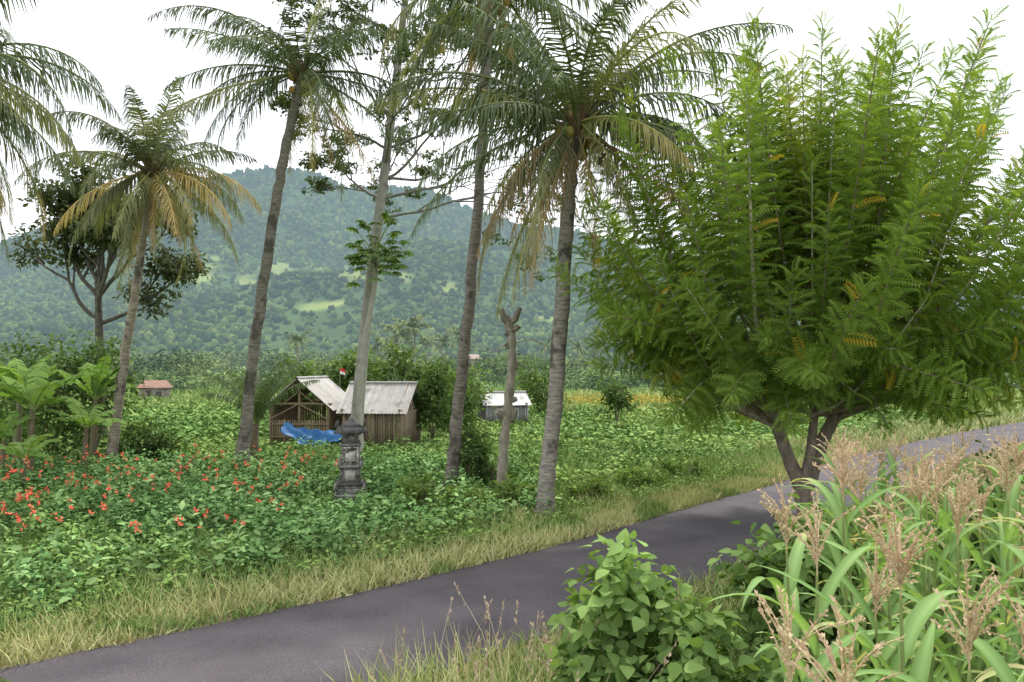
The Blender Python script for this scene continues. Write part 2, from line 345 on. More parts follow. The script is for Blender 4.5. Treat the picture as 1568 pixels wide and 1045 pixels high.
palm('coconut_palm',[(-8.0,25.3,-.05),(-7.55,25.3,4.2),(-6.95,25.3,8.4),(-6.5,25.2,10.6),(-6.25,25.2,11.7)],.175,.115,26,4.4,23,low=-32,dead=2,yellow=.1,ll=.9,custom=[(180,14,4.2,50,GREEN,.9),(0,-5,3.4,35,GREEN,.9),(205,-15,5.0,30,YG,1.1)],bark=(.19,.17,.14))
palm('coconut_palm',[(-11.5,24.5,-.05),(-11.2,24.5,2.6),(-10.75,24.5,5.7),(-10.4,24.5,8.6)],.15,.09,30,3.6,24,low=-55,dead=5,yellow=.42,ll=.82,custom=[(-20,-5,3.5,70,YEL,1.0),(200,-15,3.2,55,YEL,1.0),(-50,-25,3.0,50,YEL,1.1),(70,75,3.2,45,GREEN,.6),(100,72,3.2,50,GREEN,.6),(0,10,3.6,75,YEL,1)],col=(.13,.155,.07),bark=(.26,.22,.17))
palm('coconut_palm',[(-10.9,15,-.05),(-10.7,15,4),(-10.4,15,8.3)],.17,.12,30,3.8,28,low=-55,dead=2,ll=.85,custom=[(0,15,3.8,75,GREEN,.9),(-10,-5,3.5,60,YG,1.0),(10,-20,3.3,50,GREEN,1.0),(-20,-50,3.4,30,GREEN,1.1),(15,-60,3.6,20,GREEN,1.1),(-35,-35,3.6,35,GREEN,1.1)])
rng=np.random.default_rng(31); e=empty('young_coconut_palm'); g=Geo(); tube(g,[(-8.0,26.4,0),(-7.95,26.4,.6),(-7.9,26.4,1.2)],[.16,.13,.1],9,(.15,.12,.08),0,jit=.05); g.build('stem',[M_bark],e,True); g=Geo()
for i in range(14): frond(g,(-7.9,26.4,1.1+.01*i),i*2.4,math.radians(U(58,88)),U(1.9,2.8),math.radians(U(40,75)),np.array((.08,.125,.045))*U(.8,1.3),ll=.42,n=46,w=.016,sag=.7)
g.build('fronds',[M_palm],e)
# ------------------------------------------------------------------ feathery roadside tree
rng=np.random.default_rng(41)
def pinnate(n=10,droop=.4,pl=.3,w=.045):
    v=[];f=[]
    for i in range(n):
        t=.08+.92*i/(n-1); z=-droop*t*t+.22*t; l=pl*math.sin(math.pi*(.16+.72*t))**.6
        for sg in (-1,1):
            k=len(v); y=t
            v+=[[0,y-w*.3,z],[sg*l*.5,y+l*.12-w,z-.02],[sg*l,y+l*.32,z-.13],[sg*l*.5,y+l*.12+w,z-.02]]
            f.append([k,k+1,k+2,k+3] if sg>0 else [k,k+3,k+2,k+1])
    return np.array(v,float),np.array(f)
PIN=pinnate()
e=empty('feathery_leaf_tree')
gw=Geo(); gl=Geo()
BK=(.22,.18,.145)
hub=np.array([5.75,16.2,2.6])
tube(gw,spline([(5.6,16.2,-.12),(5.55,16.2,.3),(5.5,16.2,.85)],10),[.25,.215,.2,.19,.185,.185,.185,.18,.17,.15],12,BK,0,jit=.06)
tr1=spline([(5.5,16.2,.6),(5.35,16.2,.95),(5.15,16.1,1.4),(4.95,16.0,1.9),(4.7,15.9,2.5)],12); tube(gw,tr1,np.linspace(.15,.09,12),10,BK,0,jit=.06)
tr2=spline([(5.55,16.25,.6),(5.7,16.3,1.0),(5.85,16.3,1.45),(6.15,16.3,2.0),(6.45,16.3,2.7)],12); tube(gw,tr2,np.linspace(.16,.1,12),10,BK,0,jit=.06)
tr3=spline([(5.5,16.2,.8),(5.6,16.1,1.3),(5.7,16.2,1.9),(5.75,16.3,2.9)],12); tube(gw,tr3,np.linspace(.1,.08,12),10,BK,0,jit=.06)
starts=[tr1[-1],tr2[-1],tr3[-1],tr1[-4],tr2[-4],tr3[-4]]
LP=[];LD=[];LN=[];LS=[];LC=[]
nb=190
RE=np.radians([-32,-15,0,18,35,48,65,90]); RL=[2.8,3.7,4.4,5.3,6.3,6.8,6.4,6.1]
for b in range(nb):
    az=b*2.39996; u=(b+.5)/nb
    el=math.radians(-26+ 110*u**.8)
    inner=(b%6==3)
    Lb=np.interp(el,RE,RL)*(U(.76,1.07) if not inner else U(.5,.7))
    d=np.array([math.cos(az)*math.cos(el),math.sin(az)*math.cos(el)*.85,math.sin(el)])
    st=starts[int(rng.integers(0,6))]; st=st if np.dot(st-hub,d)>-.3 else tr3[-3]
    tip=hub+np.array([.25,0,.1])+d*Lb
    up_=max(math.sin(el),0)*math.cos(el)
    mid=st*.5+tip*.5+np.array([0,0,-.1])-np.array([0,0,1])*.75*up_+np.array([d[0],d[1],0])*.45*up_
    if el<.2: mid[2]+=.7+.5*max(0,-el)
    P=spline([st,mid,tip+np.array([0,0,.35*math.cos(el)])],14)
    tube(gw,P,np.linspace(.042 if b%4 else .06,.007,14),5,(.27,.23,.16) if b%3 else (.45,.4,.32),0,cap=False)
    T=nrm(np.gradient(P,axis=0)); nl=int((74 if not inner else 34)*Lb/5.2)
    t=np.linspace(.42 if el>.2 else .4,1,nl)+rng.normal(size=nl)*.002; s=np.linspace(0,1,14)
    p=np.stack([np.interp(t,s,P[:,i]) for i in range(3)],1); tt=nrm(np.stack([np.interp(t,s,T[:,i]) for i in range(3)],1))
    ang=np.arange(nl)*2.4+U(0,6); A=nrm(np.cross(tt,[.1,.2,1.])); B=np.cross(tt,A)
    rad=np.cos(ang)[:,None]*A+np.sin(ang)[:,None]*B
    fo=np.clip((t-.88)*8,0,1)[:,None]
    D=nrm(rad*(1-.45*fo)+tt*(.38+.5*fo)+np.array([0,0,.15-.3*(el<.1)])+rng.normal(size=(nl,3))*.07)
    LP.append(p);LD.append(D);LN.append(nrm(tt*.9+np.array([0,0,.4])+rng.normal(size=(nl,3))*.3)); LS.append(U(.36,.46,nl)*(1-.4*np.clip((t-.8)/.2,0,1))*(.75+.25*np.clip((t-.4)/.2,0,1)))
    c=mixcol((.17,.275,.05),(.27,.385,.085),nl)*U(.85,1.12)
    if U(0,1)<.15: c=c*np.array([1.3,1.08,1.1])
    yl=U(0,1,nl)<.01; c[yl]=(.55,.4,.06)
    LC.append(c)
LP=np.concatenate(LP);LD=np.concatenate(LD);LN=np.concatenate(LN);LS=np.concatenate(LS);LC=np.concatenate(LC)
k=LP[:,2]>1.1; inst(gl,*PIN,LP[k],basis(LD[k],LN[k]),LS[k],LC[k])
gw.build('trunk_and_branches',[M_bark],e,True); gl.build('foliage',[M_leafT],e)
# ------------------------------------------------------------------ generic broadleaf trees
def grow(gw,p,d,L,r,depth,tips,up=.15,col=(.2,.18,.15),spread=.7):
    n=6; P=[np.array(p,float)]; d=nrm(d)
    for i in range(n): d=nrm(d+rng.normal(size=3)*.14+np.array([0,0,up*.2])); P.append(P[-1]+d*L/n)
    tube(gw,P,np.linspace(r,r*.6,n+1),6,col,0,jit=.04,cap=False)
    if depth==0: tips.append((P[-1],d)); tips.append((P[-3],d)); return
    k=3 if rng.uniform()<.5 else 2
    for i in range(k+ (1 if depth>1 else 0)):
        nd=nrm(d+nrm(rng.normal(size=3))*spread); q=P[-1] if i<k else P[3]
        grow(gw,q,nd,L*U(.6,.82),r*.58,depth-1,tips,up,col,spread)
def broad(name,trunk,r,seed,limbs,leafn,lsize,ca,cb,clr,barkcol=(.16,.13,.1),depth=2,up=.15,matw=None,flat=1.0,tm=DIA,spread=.7,lr=.42,limbcol=None,r1=.55,prob=1):
    global rng
    rng=np.random.default_rng(seed); e=empty(name); gw=Geo(); gl=Geo(); P=spline(trunk,24)
    tube(gw,P,np.linspace(r,r*r1,24)*(1+.35*np.exp(-np.linspace(0,1,24)*14)),11,barkcol,0,jit=.03)
    tips=[]
    for (t,az,el,L) in limbs:
        i=int(t*23); az=math.radians(az);el=math.radians(el)
        grow(gw,P[i],(math.cos(az)*math.cos(el),math.sin(az)*math.cos(el),math.sin(el)),L,r*lr,depth,tips,up,limbcol or barkcol,spread)
    for (q,d) in tips:
        if rng.uniform()>prob: continue
        leafcloud(gl,q,(clr*U(.7,1.2),clr*U(.7,1.2),clr*.6*flat),leafn,lsize,ca,cb,clumps=8,spread=.4,shell=.2,tm=tm)
    gw.build('trunk_and_branches',[matw or M_bark],e,True); gl.build('foliage',[M_leaf],e); return e
broad('dark_leaf_tree',[(-16.8,35,0),(-16.9,35,3.2),(-17,35,5.8)],.24,51,[(1,90,80,2.0),(1,0,50,2.2),(1,180,45,2.2),(.9,-60,35,2.2),(.85,200,25,2.2),(.8,10,20,1.9),(1,120,55,2),(1,-20,65,2.4),(1,160,65,2.4)],85,.25,(.045,.06,.032),(.11,.125,.06),.85,depth=2,up=.5,barkcol=(.1,.09,.075))
broad('tall_pale_trunk_tree',[(-5.15,28,0),(-5.0,28,2.2),(-4.65,28,5.8),(-4.25,28,9.0),(-3.95,28,11.5),(-3.5,28,15.5)],.22,62,
   [(.56,10,25,2.6),(.57,-20,10,2.4),(.6,175,20,1.3),(.64,15,25,2.6),(.66,-60,15,2.2),(.7,-5,30,2.4),(.72,165,30,1.5),(.74,60,30,2.2),(.8,10,45,2.2),(.82,190,35,1.8),(.86,-30,30,2.0),(.9,60,60,2),(.92,200,40,1.8),(.97,-30,30,2.0),(1,90,80,2),(.62,40,18,2.5)],50,.13,(.06,.09,.04),(.13,.17,.07),.42,barkcol=(.3,.29,.255),limbcol=(.2,.18,.16),depth=3,up=.12,matw=M_smooth,flat=.4,spread=.6,lr=.24,r1=.5,prob=.55)
rng=np.random.default_rng(71); e=empty('papaya_tree'); gw=Geo(); gl=Geo()
P=spline([(-4.75,26.6,0),(-4.7,26.6,3),(-4.3,26.6,5.4),(-4.25,26.6,6.5)],16); tube(gw,P,np.linspace(.1,.06,16),8,(.34,.32,.27),0,jit=.05)
for i in range(60):
    a=i*2.4; el=math.radians(U(-20,75)); d=np.array([math.cos(a)*math.cos(el),math.sin(a)*math.cos(el),math.sin(el)]); L=U(.5,1.25); s=P[-1]+np.array([0,0,U(-.6,.1)])
    tp=s+d*L; tube(gw,[s,s+d*L*.5+np.array([0,0,.05]),tp],[.016,.013,.009],4,(.22,.27,.1),0,cap=False)
    k=9; an=np.linspace(-2.2,2.2,k); h=nrm(d*[1,1,.2]); sd=nrm(np.cross(h,[0,0,1.])); D=np.cos(an)[:,None]*h+np.sin(an)[:,None]*sd-np.array([0,0,.35]); 
    inst(gl,*OVAL,np.tile(tp,(k,1)),basis(D,np.tile([0,0,1.],(k,1))+rng.normal(size=(k,3))*.15),U(.22,.34,k),mixcol((.1,.17,.055),(.16,.24,.08),k))
gw.build('stem',[M_smooth],e,True); gl.build('foliage',[M_leaf],e)
rng=np.random.default_rng(81); g=Geo()
P=spline([(-.25,19.6,-.05),(-.2,19.6,.9),(-.12,19.6,1.8),(-.02,19.6,2.7),(0,19.6,3.6),(-.12,19.6,4.15)],30)
tube(g,P,(.12-.03*np.linspace(0,1,30))*(1+.12*np.sin(np.arange(30)*1.7))+.07*np.exp(-np.linspace(0,1,30)*14),11,(.28,.25,.2),0,jit=.09)
for (z0,dx,dz,r) in [(3.95,-.17,.35,.08),(3.95,.25,.38,.06),(3.8,.2,.12,.07),(3.7,-.15,.05,.06),(1.85,-.22,.1,.09),(1.7,.24,.3,.045),(2.9,.15,.2,.05),(3.4,-.16,.1,.06),(2.2,.18,.05,.06)]:
    s=np.array([np.interp(z0,P[:,2],P[:,0]),19.6,z0]); tube(g,[s,s+[dx*.6,-.03,dz*.3],s+[dx,-.05,dz]],[r,r*1.15,r*.9],8,(.22,.19,.15),0,jit=.12)
tube(g,[(.02,19.6,3.6),(-.4,19.5,3.3),(-1.0,19.5,3.35)],[.012,.01,.006],4,(.3,.2,.15),0)
tube(g,[(.0,19.6,3.5),(.45,19.5,3.6),(.8,19.5,3.45)],[.012,.01,.006],4,(.2,.17,.13),0)
g.build('pollarded_trunk',[M_bark],None,True)
# ------------------------------------------------------------------ shrubs and hedges
def shrub(name,items,ca,cb,size,tm=DIA,seed=90,mat=None):
    global rng
    rng=np.random.default_rng(seed); e=empty(name); gl=Geo(); gw=Geo()
    for (x,y,z,rx_,ry_,rz_,n) in items:
        leafcloud(gl,(x,y,z),(rx_,ry_,rz_),n,size,ca,cb,clumps=max(8,n//35),spread=.25,tm=tm,shell=.35)
        for k in range(4):
            a=U(0,6.28); q=np.array([x+math.cos(a)*rx_*.5,y+math.sin(a)*ry_*.5,z+rz_*.4]); tube(gw,[(x,y,-.02),((x+q[0])/2,(y+q[1])/2,z*.6),q],[.035,.025,.01],5,(.16,.13,.09),0,cap=False)
    gl.build('foliage',[mat or M_leaf],e); gw.build('stems',[M_bark],e); return e
DK=(.05,.09,.03);MD=(.11,.175,.05);LT=(.17,.25,.07)
shrub('broadleaf_shrub',[(-13.0,26.5,2,1.3,1.2,2.0,2200),(-14.6,27,2.2,1.6,1.3,2.2,2200),(-11.2,25.6,.7,.8,.7,.8,900),(-17,29,1.4,1.5,1.2,1.4,1600)],DK,MD,.2,seed=91)
shrub('dark_shrub',[(-10.3,25,.5,.55,.5,.55,900)],(.035,.06,.02),(.07,.11,.035),.14,seed=92)
shrub('climber_covered_shrub',[(-.95,20.3,.8,.45,.4,.9,1400),(-.45,20.4,.4,.6,.5,.45,700)],DK,MD,.12,seed=93)
shrub('round_shrub',[(5.1,42,1.5,.8,.8,1.1,1000)],DK,MD,.22,seed=94)
shrub('garden_tree',[(-3.2,34.5,1.6,.8,.8,1.5,1700),(-2.4,37,1.2,.9,.9,1.1,1200)],DK,MD,.22,seed=95)
shrub('leafy_tree',[(-7.3,39,2.4,1.4,1.2,1.4,1700),(-5.2,41,2.4,1.6,1.2,1.6,1700),(1.6,50,1.8,1.4,1.3,1.5,1300),(-10.5,42,1.8,1.4,1.2,1.4,1300),(-3,43,2,1.6,1.2,1.6,1300)],DK,LT,.28,seed=96)
shrub('verge_shrub',[(-1.9,17.4,.4,.4,.4,.45,600),(.15,17.6,.3,.7,.4,.35,800),(-.9,16.8,.3,.5,.4,.35,600),(3.1,20.6,.3,.6,.5,.35,600),(4.6,22.3,.3,.7,.5,.35,500),(1.8,18.5,.3,.5,.4,.35,500)],(.09,.15,.035),(.17,.25,.06),.13,seed=97)
shrub('broadleaf_bush',[(.95,7.5,.72,.55,.5,.75,900),(1.4,7.0,.45,.5,.5,.5,650),(.72,7.0,.35,.42,.45,.45,450)],(.11,.19,.05),(.24,.36,.1),.13,tm=HEART,seed=98)
shrub('broadleaf_bush',[(2.75,8.5,.7,.65,.6,.8,900),(3.4,8.8,.8,.6,.6,.85,750),(2.2,7.2,.38,.6,.6,.5,600)],(.08,.14,.04),(.19,.29,.08),.13,tm=HEART,seed=99)
shrub('roadside_bush',[(7.9,13.2,.75,1.1,.9,.8,1200),(9.6,14.9,.9,1.2,1,.9,1200),(6.4,11.3,.6,.8,.8,.6,900),(12,17,.9,1.4,1,.8,1200),(8.3,11,.8,1.2,.9,.9,1200)],(.07,.13,.035),(.15,.23,.06),.16,seed=100)
# ------------------------------------------------------------------ bananas
def banana(name,x,y,h,seed,nl=9,s=1.0):
    global rng
    rng=np.random.default_rng(seed); e=empty(name); g=Geo(); gl=Geo()
    tube(g,spline([(x,y,-.03),(x+.03,y,h*.3),(x+.06,y,h*.55)],8),np.linspace(.12,.06,8)*s,9,(.16,.13,.08),0,jit=.04); g.build('stem',[M_smooth],e,True)
    for i in range(nl):
        az=i*2.4+U(-.3,.3); el=math.radians(U(35,82)); L=U(1.3,1.9)*s; dr=math.radians(U(50,105)); m=14; t=np.linspace(0,1,m)
        th=el-dr*t**1.5; T=np.stack([np.cos(th)*math.cos(az),np.cos(th)*math.sin(az),np.sin(th)],1); P=np.array([x+.06,y,h*.53])+np.vstack([np.zeros(3),np.cumsum(T[:-1]*L/(m-1),axis=0)])
        S=np.array([-math.sin(az),math.cos(az),0])
        w=.25*s*np.clip(np.sin(np.pi*np.clip((t-.14)/.86,0,1)),0,1)**.45; w[t<.14]=.015; w[-1]=.02
        c=mixcol((.12,.22,.045),(.2,.32,.075),1)[0]
        for sg in (-1,1):
            for k in range(2,m-1):
                a=.86 if (k+i)%3==0 else 1
                dz=np.array([0,0,-U(.05,.6)])
                v=[P[k],P[k+1]*(a)+P[k]*(1-a),P[k+1]*a+P[k]*(1-a)+sg*S*w[k+1]+dz*w[k+1],P[k]+sg*S*w[k]+dz*w[k]]
                gl.add(v,[[0,1,2,3]],c*U(.8,1.12))
        tube(gl,P,np.linspace(.025,.006,m)*s,4,(.28,.35,.12),0,cap=False)
    gl.build('leaves',[M_leaf],e); return e
banana('banana_plant',-12.4,22,3.4,111,9,1.0); banana('banana_plant',-11.3,22.6,2.5,112,8,.8); banana('banana_plant',-13.6,23.5,3.8,113,9,1.05); banana('banana_plant',-12.0,24.5,3.7,114,9,.95); banana('banana_plant',-13.0,21.8,2.0,115,7,.7); banana('banana_plant',-11.2,19.6,1.5,116,7,.6)
# ------------------------------------------------------------------ ground cover
rng=np.random.default_rng(120)
def grass(g,P,h,ca,cb,w=1.0,lean=.25,p=1.0):
    n=len(P); R=rotz(n); up=nrm(np.c_[rng.normal(size=(n,2))*lean,np.ones(n)]); D=R[:,:,1]
    S=nrm(np.cross(D,up)); Rm=np.stack([S,np.cross(up,S),up],axis=2); h=np.asarray(h)
    inst(g,*BL,P,Rm,np.stack([np.full(n,w),h,h],1),mixcol(ca,cb,n,p))
def strip(n,lo,hi,i0,i1,pw=1.0):
    t=U(i0,i1,n); c=np.stack([np.interp(t,np.arange(len(ctr)),ctr[:,k]) for k in (0,1)],1); nn=np.stack([np.interp(t,np.arange(len(ctr)),Nn[:,k]) for k in (0,1)],1)
    o=lo+(hi-lo)*U(0,1,n)**pw; return np.c_[c-nn*o[:,None],np.zeros(n)]
def ci(x): return int(np.abs(ctr[:,0]-x).argmin())
def patch(P,s=1.0): return sn(P[:,0],P[:,1],s,4,8)
STRAW=(.5,.46,.22); GL=(.14,.23,.06); GY=(.25,.32,.09)
g=Geo()
P=strip(26000,W/2-.02,W/2+1.2,ci(-8),ci(12)); k=patch(P,.5)>-.15; grass(g,P[k],U(.06,.28,k.sum()),STRAW,GY,.5,p=1.2,lean=.5); grass(g,P[~k],U(.06,.22,(~k).sum()),GY,GL,.5,lean=.5)
P=strip(20000,W/2+.8,W/2+3.2,ci(-9),ci(12)); grass(g,P,U(.1,.36,len(P)),GL,GY,.55,lean=.5)
P=strip(9000,W/2,W/2+4,ci(12),ci(60)); grass(g,P,U(.15,.45,len(P)),GL,STRAW,1.6,lean=.4)
P=strip(5000,W/2+.1,W/2+2.0,ci(-8),ci(14)); P=P[patch(P,.6)>.12]; grass(g,P,U(.25,.55,len(P)),STRAW,GY,.35,lean=.5)
g.build('verge_grass',[M_grass])
g=Geo()
P=strip(14000,-W/2-2.2,-W/2+.02,ci(-6),ci(14)); grass(g,P,U(.08,.3,len(P)),(.34,.34,.12),GL,.5,lean=.45)
P=strip(7000,-W/2-5.5,-W/2-1.2,ci(-4),ci(14)); P=P[P[:,1]>3]; grass(g,P,U(.2,.5,len(P)),GY,(.12,.2,.05),.6,lean=.4)
q=np.c_[U(-1.4,.7,1100),U(5.6,8.2,1100),np.zeros(1100)]; q=q[roadd(q)<-W/2-.15]
grass(g,q,U(.3,.65,len(q)),STRAW,GY,.3,lean=.35)
for k in range(50):
    x=U(-1.0,.7); y=U(5.8,8.2)
    if roadd([(x,y)])[0]>-W/2-.2: continue
    hh=U(.5,1.0); d=rng.normal(size=2)*.12; tube(g,[(x,y,0),(x+d[0],y+d[1],hh*.6),(x+d[0]*2.5,y+d[1]*2.5,hh)],[.003,.0025,.0015],3,(.4,.34,.2),0,cap=False)
    t=U(.75,1,14); pp=np.stack([x+d[0]*2.5*t,y+d[1]*2.5*t,hh*t],1); inst(g,*DIA,pp,basis(nrm(rng.normal(size=(14,3))*.35+[0,0,1]),rng.normal(size=(14,3))),U(.02,.05,14),(.45,.34,.24))
g.build('roadside_tall_grass',[M_grass])
SH=np.array([-3.6,19.1])
def crop(g,P,h,size,nl,ca,cb,tm=DIA,wid=.3,tilt=.6):
    n=len(P); i=np.repeat(np.arange(n),nl); N=len(i)
    off=rng.normal(size=(N,3))*[wid,wid,0]; hz_=h[i]*np.sqrt(U(.05,1,N))*np.exp(-(off[:,0]**2+off[:,1]**2)/(wid*wid*3.5))
    q=P[i]+off; q[:,2]=hz_
    D=nrm(np.c_[rng.normal(size=(N,2)),U(-.6,.6,N)]); Nm=nrm(rng.normal(size=(N,3))*tilt+[0,0,1])
    k=np.abs(roadd(q))>W/2+.3
    k&=~((np.abs(q[:,0]-SH[0]-(q[:,1]-SH[1])*-.19)<.5)&(q[:,1]>SH[1]-1.8)&(q[:,1]<SH[1]+.45)&(q[:,2]>.12))
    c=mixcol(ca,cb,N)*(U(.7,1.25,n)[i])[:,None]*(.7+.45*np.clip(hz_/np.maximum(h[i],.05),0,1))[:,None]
    inst(g,*tm,q[k],basis(D,Nm)[k],(U(.6,1.35,N)*size)[k],c[k])
g=Geo()
n=1900; P=np.c_[U(-17,2.5,n),U(8,24.5,n),np.zeros(n)]; rd=roadd(P); P=P[(rd>W/2+1.6)&(P[:,0]>-.74*P[:,1])&(P[:,0]<-.3-(P[:,1]-17)*.1+1)]
hh=U(.25,.8,len(P)); pt=patch(P,1.1)
a=pt>-.12
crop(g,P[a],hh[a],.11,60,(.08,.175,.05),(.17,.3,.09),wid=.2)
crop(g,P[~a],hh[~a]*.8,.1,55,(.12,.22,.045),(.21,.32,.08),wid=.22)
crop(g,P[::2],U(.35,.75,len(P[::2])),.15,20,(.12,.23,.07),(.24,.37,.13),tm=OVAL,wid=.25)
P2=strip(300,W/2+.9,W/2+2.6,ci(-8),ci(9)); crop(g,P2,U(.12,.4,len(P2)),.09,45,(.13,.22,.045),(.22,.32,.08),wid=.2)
g.build('flower_bed_foliage',[M_leafG])
g=Geo()
n=230; P=np.c_[U(-13.5,-3.9,n),U(11,22,n),np.zeros(n)]; P=P[(roadd(P)>W/2+2)&(P[:,0]>-.64*P[:,1])]; P=P[patch(P,1.3)>-.28]
for q in P:
    hh=U(.5,.95); tube(g,[q,q+[U(-.04,.04),0,hh*.6],q+[U(-.08,.08),U(-.05,.05),hh]],[.006,.005,.004],4,(.12,.18,.05),0,cap=False)
    for f in range(int(rng.integers(1,3))):
        k=8; c=q+np.array([U(-.15,.15)*(f>0),U(-.15,.15)*(f>0),hh-.08*f]); inst(g,*DIA,c+rng.normal(size=(k,3))*.012,basis(nrm(rng.normal(size=(k,3))+[0,0,.5]),rng.normal(size=(k,3))+[0,0,1]),U(.04,.07,k),mixcol((.75,.06,.03),(.8,.22,.12),k),1)
g.build('red_flowers',[M_leafG,M_petal])
g=Geo()
n=5400; y=np.sqrt(U(17**2,62**2,n)); x=y*U(-.75,.75,n); P=np.c_[x,y,0*x]; rd=roadd(P)
k=(rd>W/2+2.6)&~((x<-.3)&(y<24)); k&=~((x>-10.5)&(x<-2.8)&(y>30.5)&(y<39)); P=P[k]; d=P[:,1]; pt=patch(P,2.5)
for lo,hi,sz,nl,wd in ((0,32,.15,40,.32),(32,99,.26,18,.55)):
    for s in (0,1):
        k=(d>=lo)&(d<hi)&((pt>0)==bool(s)); q=P[k]
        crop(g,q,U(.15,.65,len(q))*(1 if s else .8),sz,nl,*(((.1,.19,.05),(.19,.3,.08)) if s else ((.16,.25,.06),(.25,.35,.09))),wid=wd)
g.build('crop_field',[M_leafG])
g=Geo()
n=16000; y=np.sqrt(U(17**2,48**2,n)); P=np.c_[y*U(-.3,.55,n),y,np.zeros(n)]; P=P[(roadd(P)>W/2+2)&~((P[:,0]>-10.5)&(P[:,0]<-2.8)&(P[:,1]>30.5)&(P[:,1]<39))]; grass(g,P,U(.12,.4,len(P)),GL,GY,2.0,lean=.5)
g.build('field_weeds',[M_grass])
g=Geo()
n=8000; P=np.c_[U(2,60,n),U(50,88,n),np.zeros(n)]; P=P[np.abs(roadd(P))>W/2+.5]; grass(g,P,U(.3,.8,len(P)),(.2,.28,.075),(.38,.41,.14),7,lean=.4)
n=8000; P=np.c_[U(-70,4,n),U(58,95,n),np.zeros(n)]; grass(g,P,U(.3,.7,len(P)),(.14,.22,.06),(.25,.33,.1),7,lean=.4)
g.build('far_field_grass',[M_grass])
g=Geo(); n=2200; P=np.c_[U(4,19,n),U(56,66,n),U(.4,.8,n)]; inst(g,*DIA,P,basis(rng.normal(size=(n,3)),rng.normal(size=(n,3))+[0,0,1]),U(.12,.25,n),mixcol((.5,.3,.06),(.4,.4,.09),n)); g.build('marigold_rows',[M_petal])
# ------------------------------------------------------------------ corn
def ribbonleaf(g,base,az,el,L,w,dr,col,m=12,tw=0.):
    t=np.linspace(0,1,m); th=el-dr*t**1.4; a=az+tw*t
    T=np.stack([np.cos(th)*np.cos(a),np.cos(th)*np.sin(a),np.sin(th)],1); P=np.array(base)+np.vstack([np.zeros(3),np.cumsum(T[:-1]*L/(m-1),axis=0)])
    S=np.stack([-np.sin(a),np.cos(a),0*a],1); Nn_=np.cross(T,S); Nn_=np.where(Nn_[:,2:]<0,-Nn_,Nn_)
    ww=(w*np.clip(1.1-t**2.2*1.1,0.02,1)*np.clip(.5+t*4,0,1))[:,None]
    wv=np.sin(t*14+U(0,6))[:,None]*.12
    V=np.stack([P-S*ww+Nn_*ww*(.35+wv),P,P+S*ww+Nn_*ww*(.35-wv)],1).reshape(-1,3)
    F=[]
    for i in range(m-1): k=i*3; F+=[[k,k+1,k+4,k+3],[k+1,k+2,k+5,k+4]]
    c=np.tile(np.array(col),(m*3,1)); c[1::3]=np.array(col)*1.35+.03
    if U(0,1)<.45: f=np.repeat(np.clip((t-.55)*2.5,0,1),3)[:,None]; c=c*(1-f)+np.array((.5,.42,.2))*f
    g.add(V,F,c)
rng=np.random.default_rng(130)
gs=Geo(); gt=Geo()
spots=[]
for yy in np.arange(2.7,11.5,.6):
    for xx in np.arange(.6,8.5,.52):
        x=xx+U(-.13,.13); y=yy+U(-.18,.18); r=x/y
        if r<.32+(.05 if y>5.5 else 0) or r>.72: continue
        if roadd([(x,y)])[0]>-W/2-1.8: continue
        spots.append((x,y))
for (x,y) in spots:
    h=U(1.65,2.1)-(0.2 if y>7 else 0); lx,ly=rng.normal(size=2)*.07; dry=U(0,1)<.2
    tube(gs,[(x,y,0),(x+lx*.5,y+ly*.5,h*.5),(x+lx,y+ly,h)],[.015,.013,.007],6,(.25,.3,.11),0,cap=False)
    a0=U(0,3.14)
    for k in range(9):
        z=h*(.15+.8*k/9); f=z/h
        c=mixcol((.12,.22,.055),(.2,.31,.1),1)[0] if not dry or k>5 else np.array((.42,.37,.17))
        ribbonleaf(gs,(x+lx*f,y+ly*f,z),a0+k*math.pi+U(-.5,.5),math.radians(U(50,78)),U(.6,.9),.043,math.radians(U(60,135)),c,tw=U(-.7,.7))
    top=np.array([x+lx,y+ly,h]); 
    for k in range(12):
        az=U(0,6.28); el=math.radians(88 if k==0 else U(50,80)); L=.44 if k==0 else U(.2,.34); s=top+np.array([0,0,.02+.014*k]) if k else top
        m=7; t=np.linspace(0,1,m); th=el-(0.1 if k==0 else U(.1,1.0))*t; T=np.stack([np.cos(th)*math.cos(az),np.cos(th)*math.sin(az),np.sin(th)],1); Pp=s+np.vstack([np.zeros(3),np.cumsum(T[:-1]*L/(m-1),axis=0)])
        cc=mixcol((.6,.42,.29),(.68,.55,.35),1)[0]
        tube(gt,Pp,np.linspace(.005,.002,m),3,cc,0,cap=False)
        q=34 if k else 60; tt=U(.08,1,q); pp=np.stack([np.interp(tt,t,Pp[:,i]) for i in range(3)],1); TT=np.stack([np.interp(tt,t,T[:,i]) for i in range(3)],1)
        inst(gt,*DIA,pp,basis(nrm(TT+rng.normal(size=(q,3))*.45),rng.normal(size=(q,3))),U(.016,.03,q),cc*U(.75,1.2,(q,1)))
e=empty('corn_plants'); gs.build('stalks_and_leaves',[M_leaf],e); gt.build('tassels',[M_straw],e)
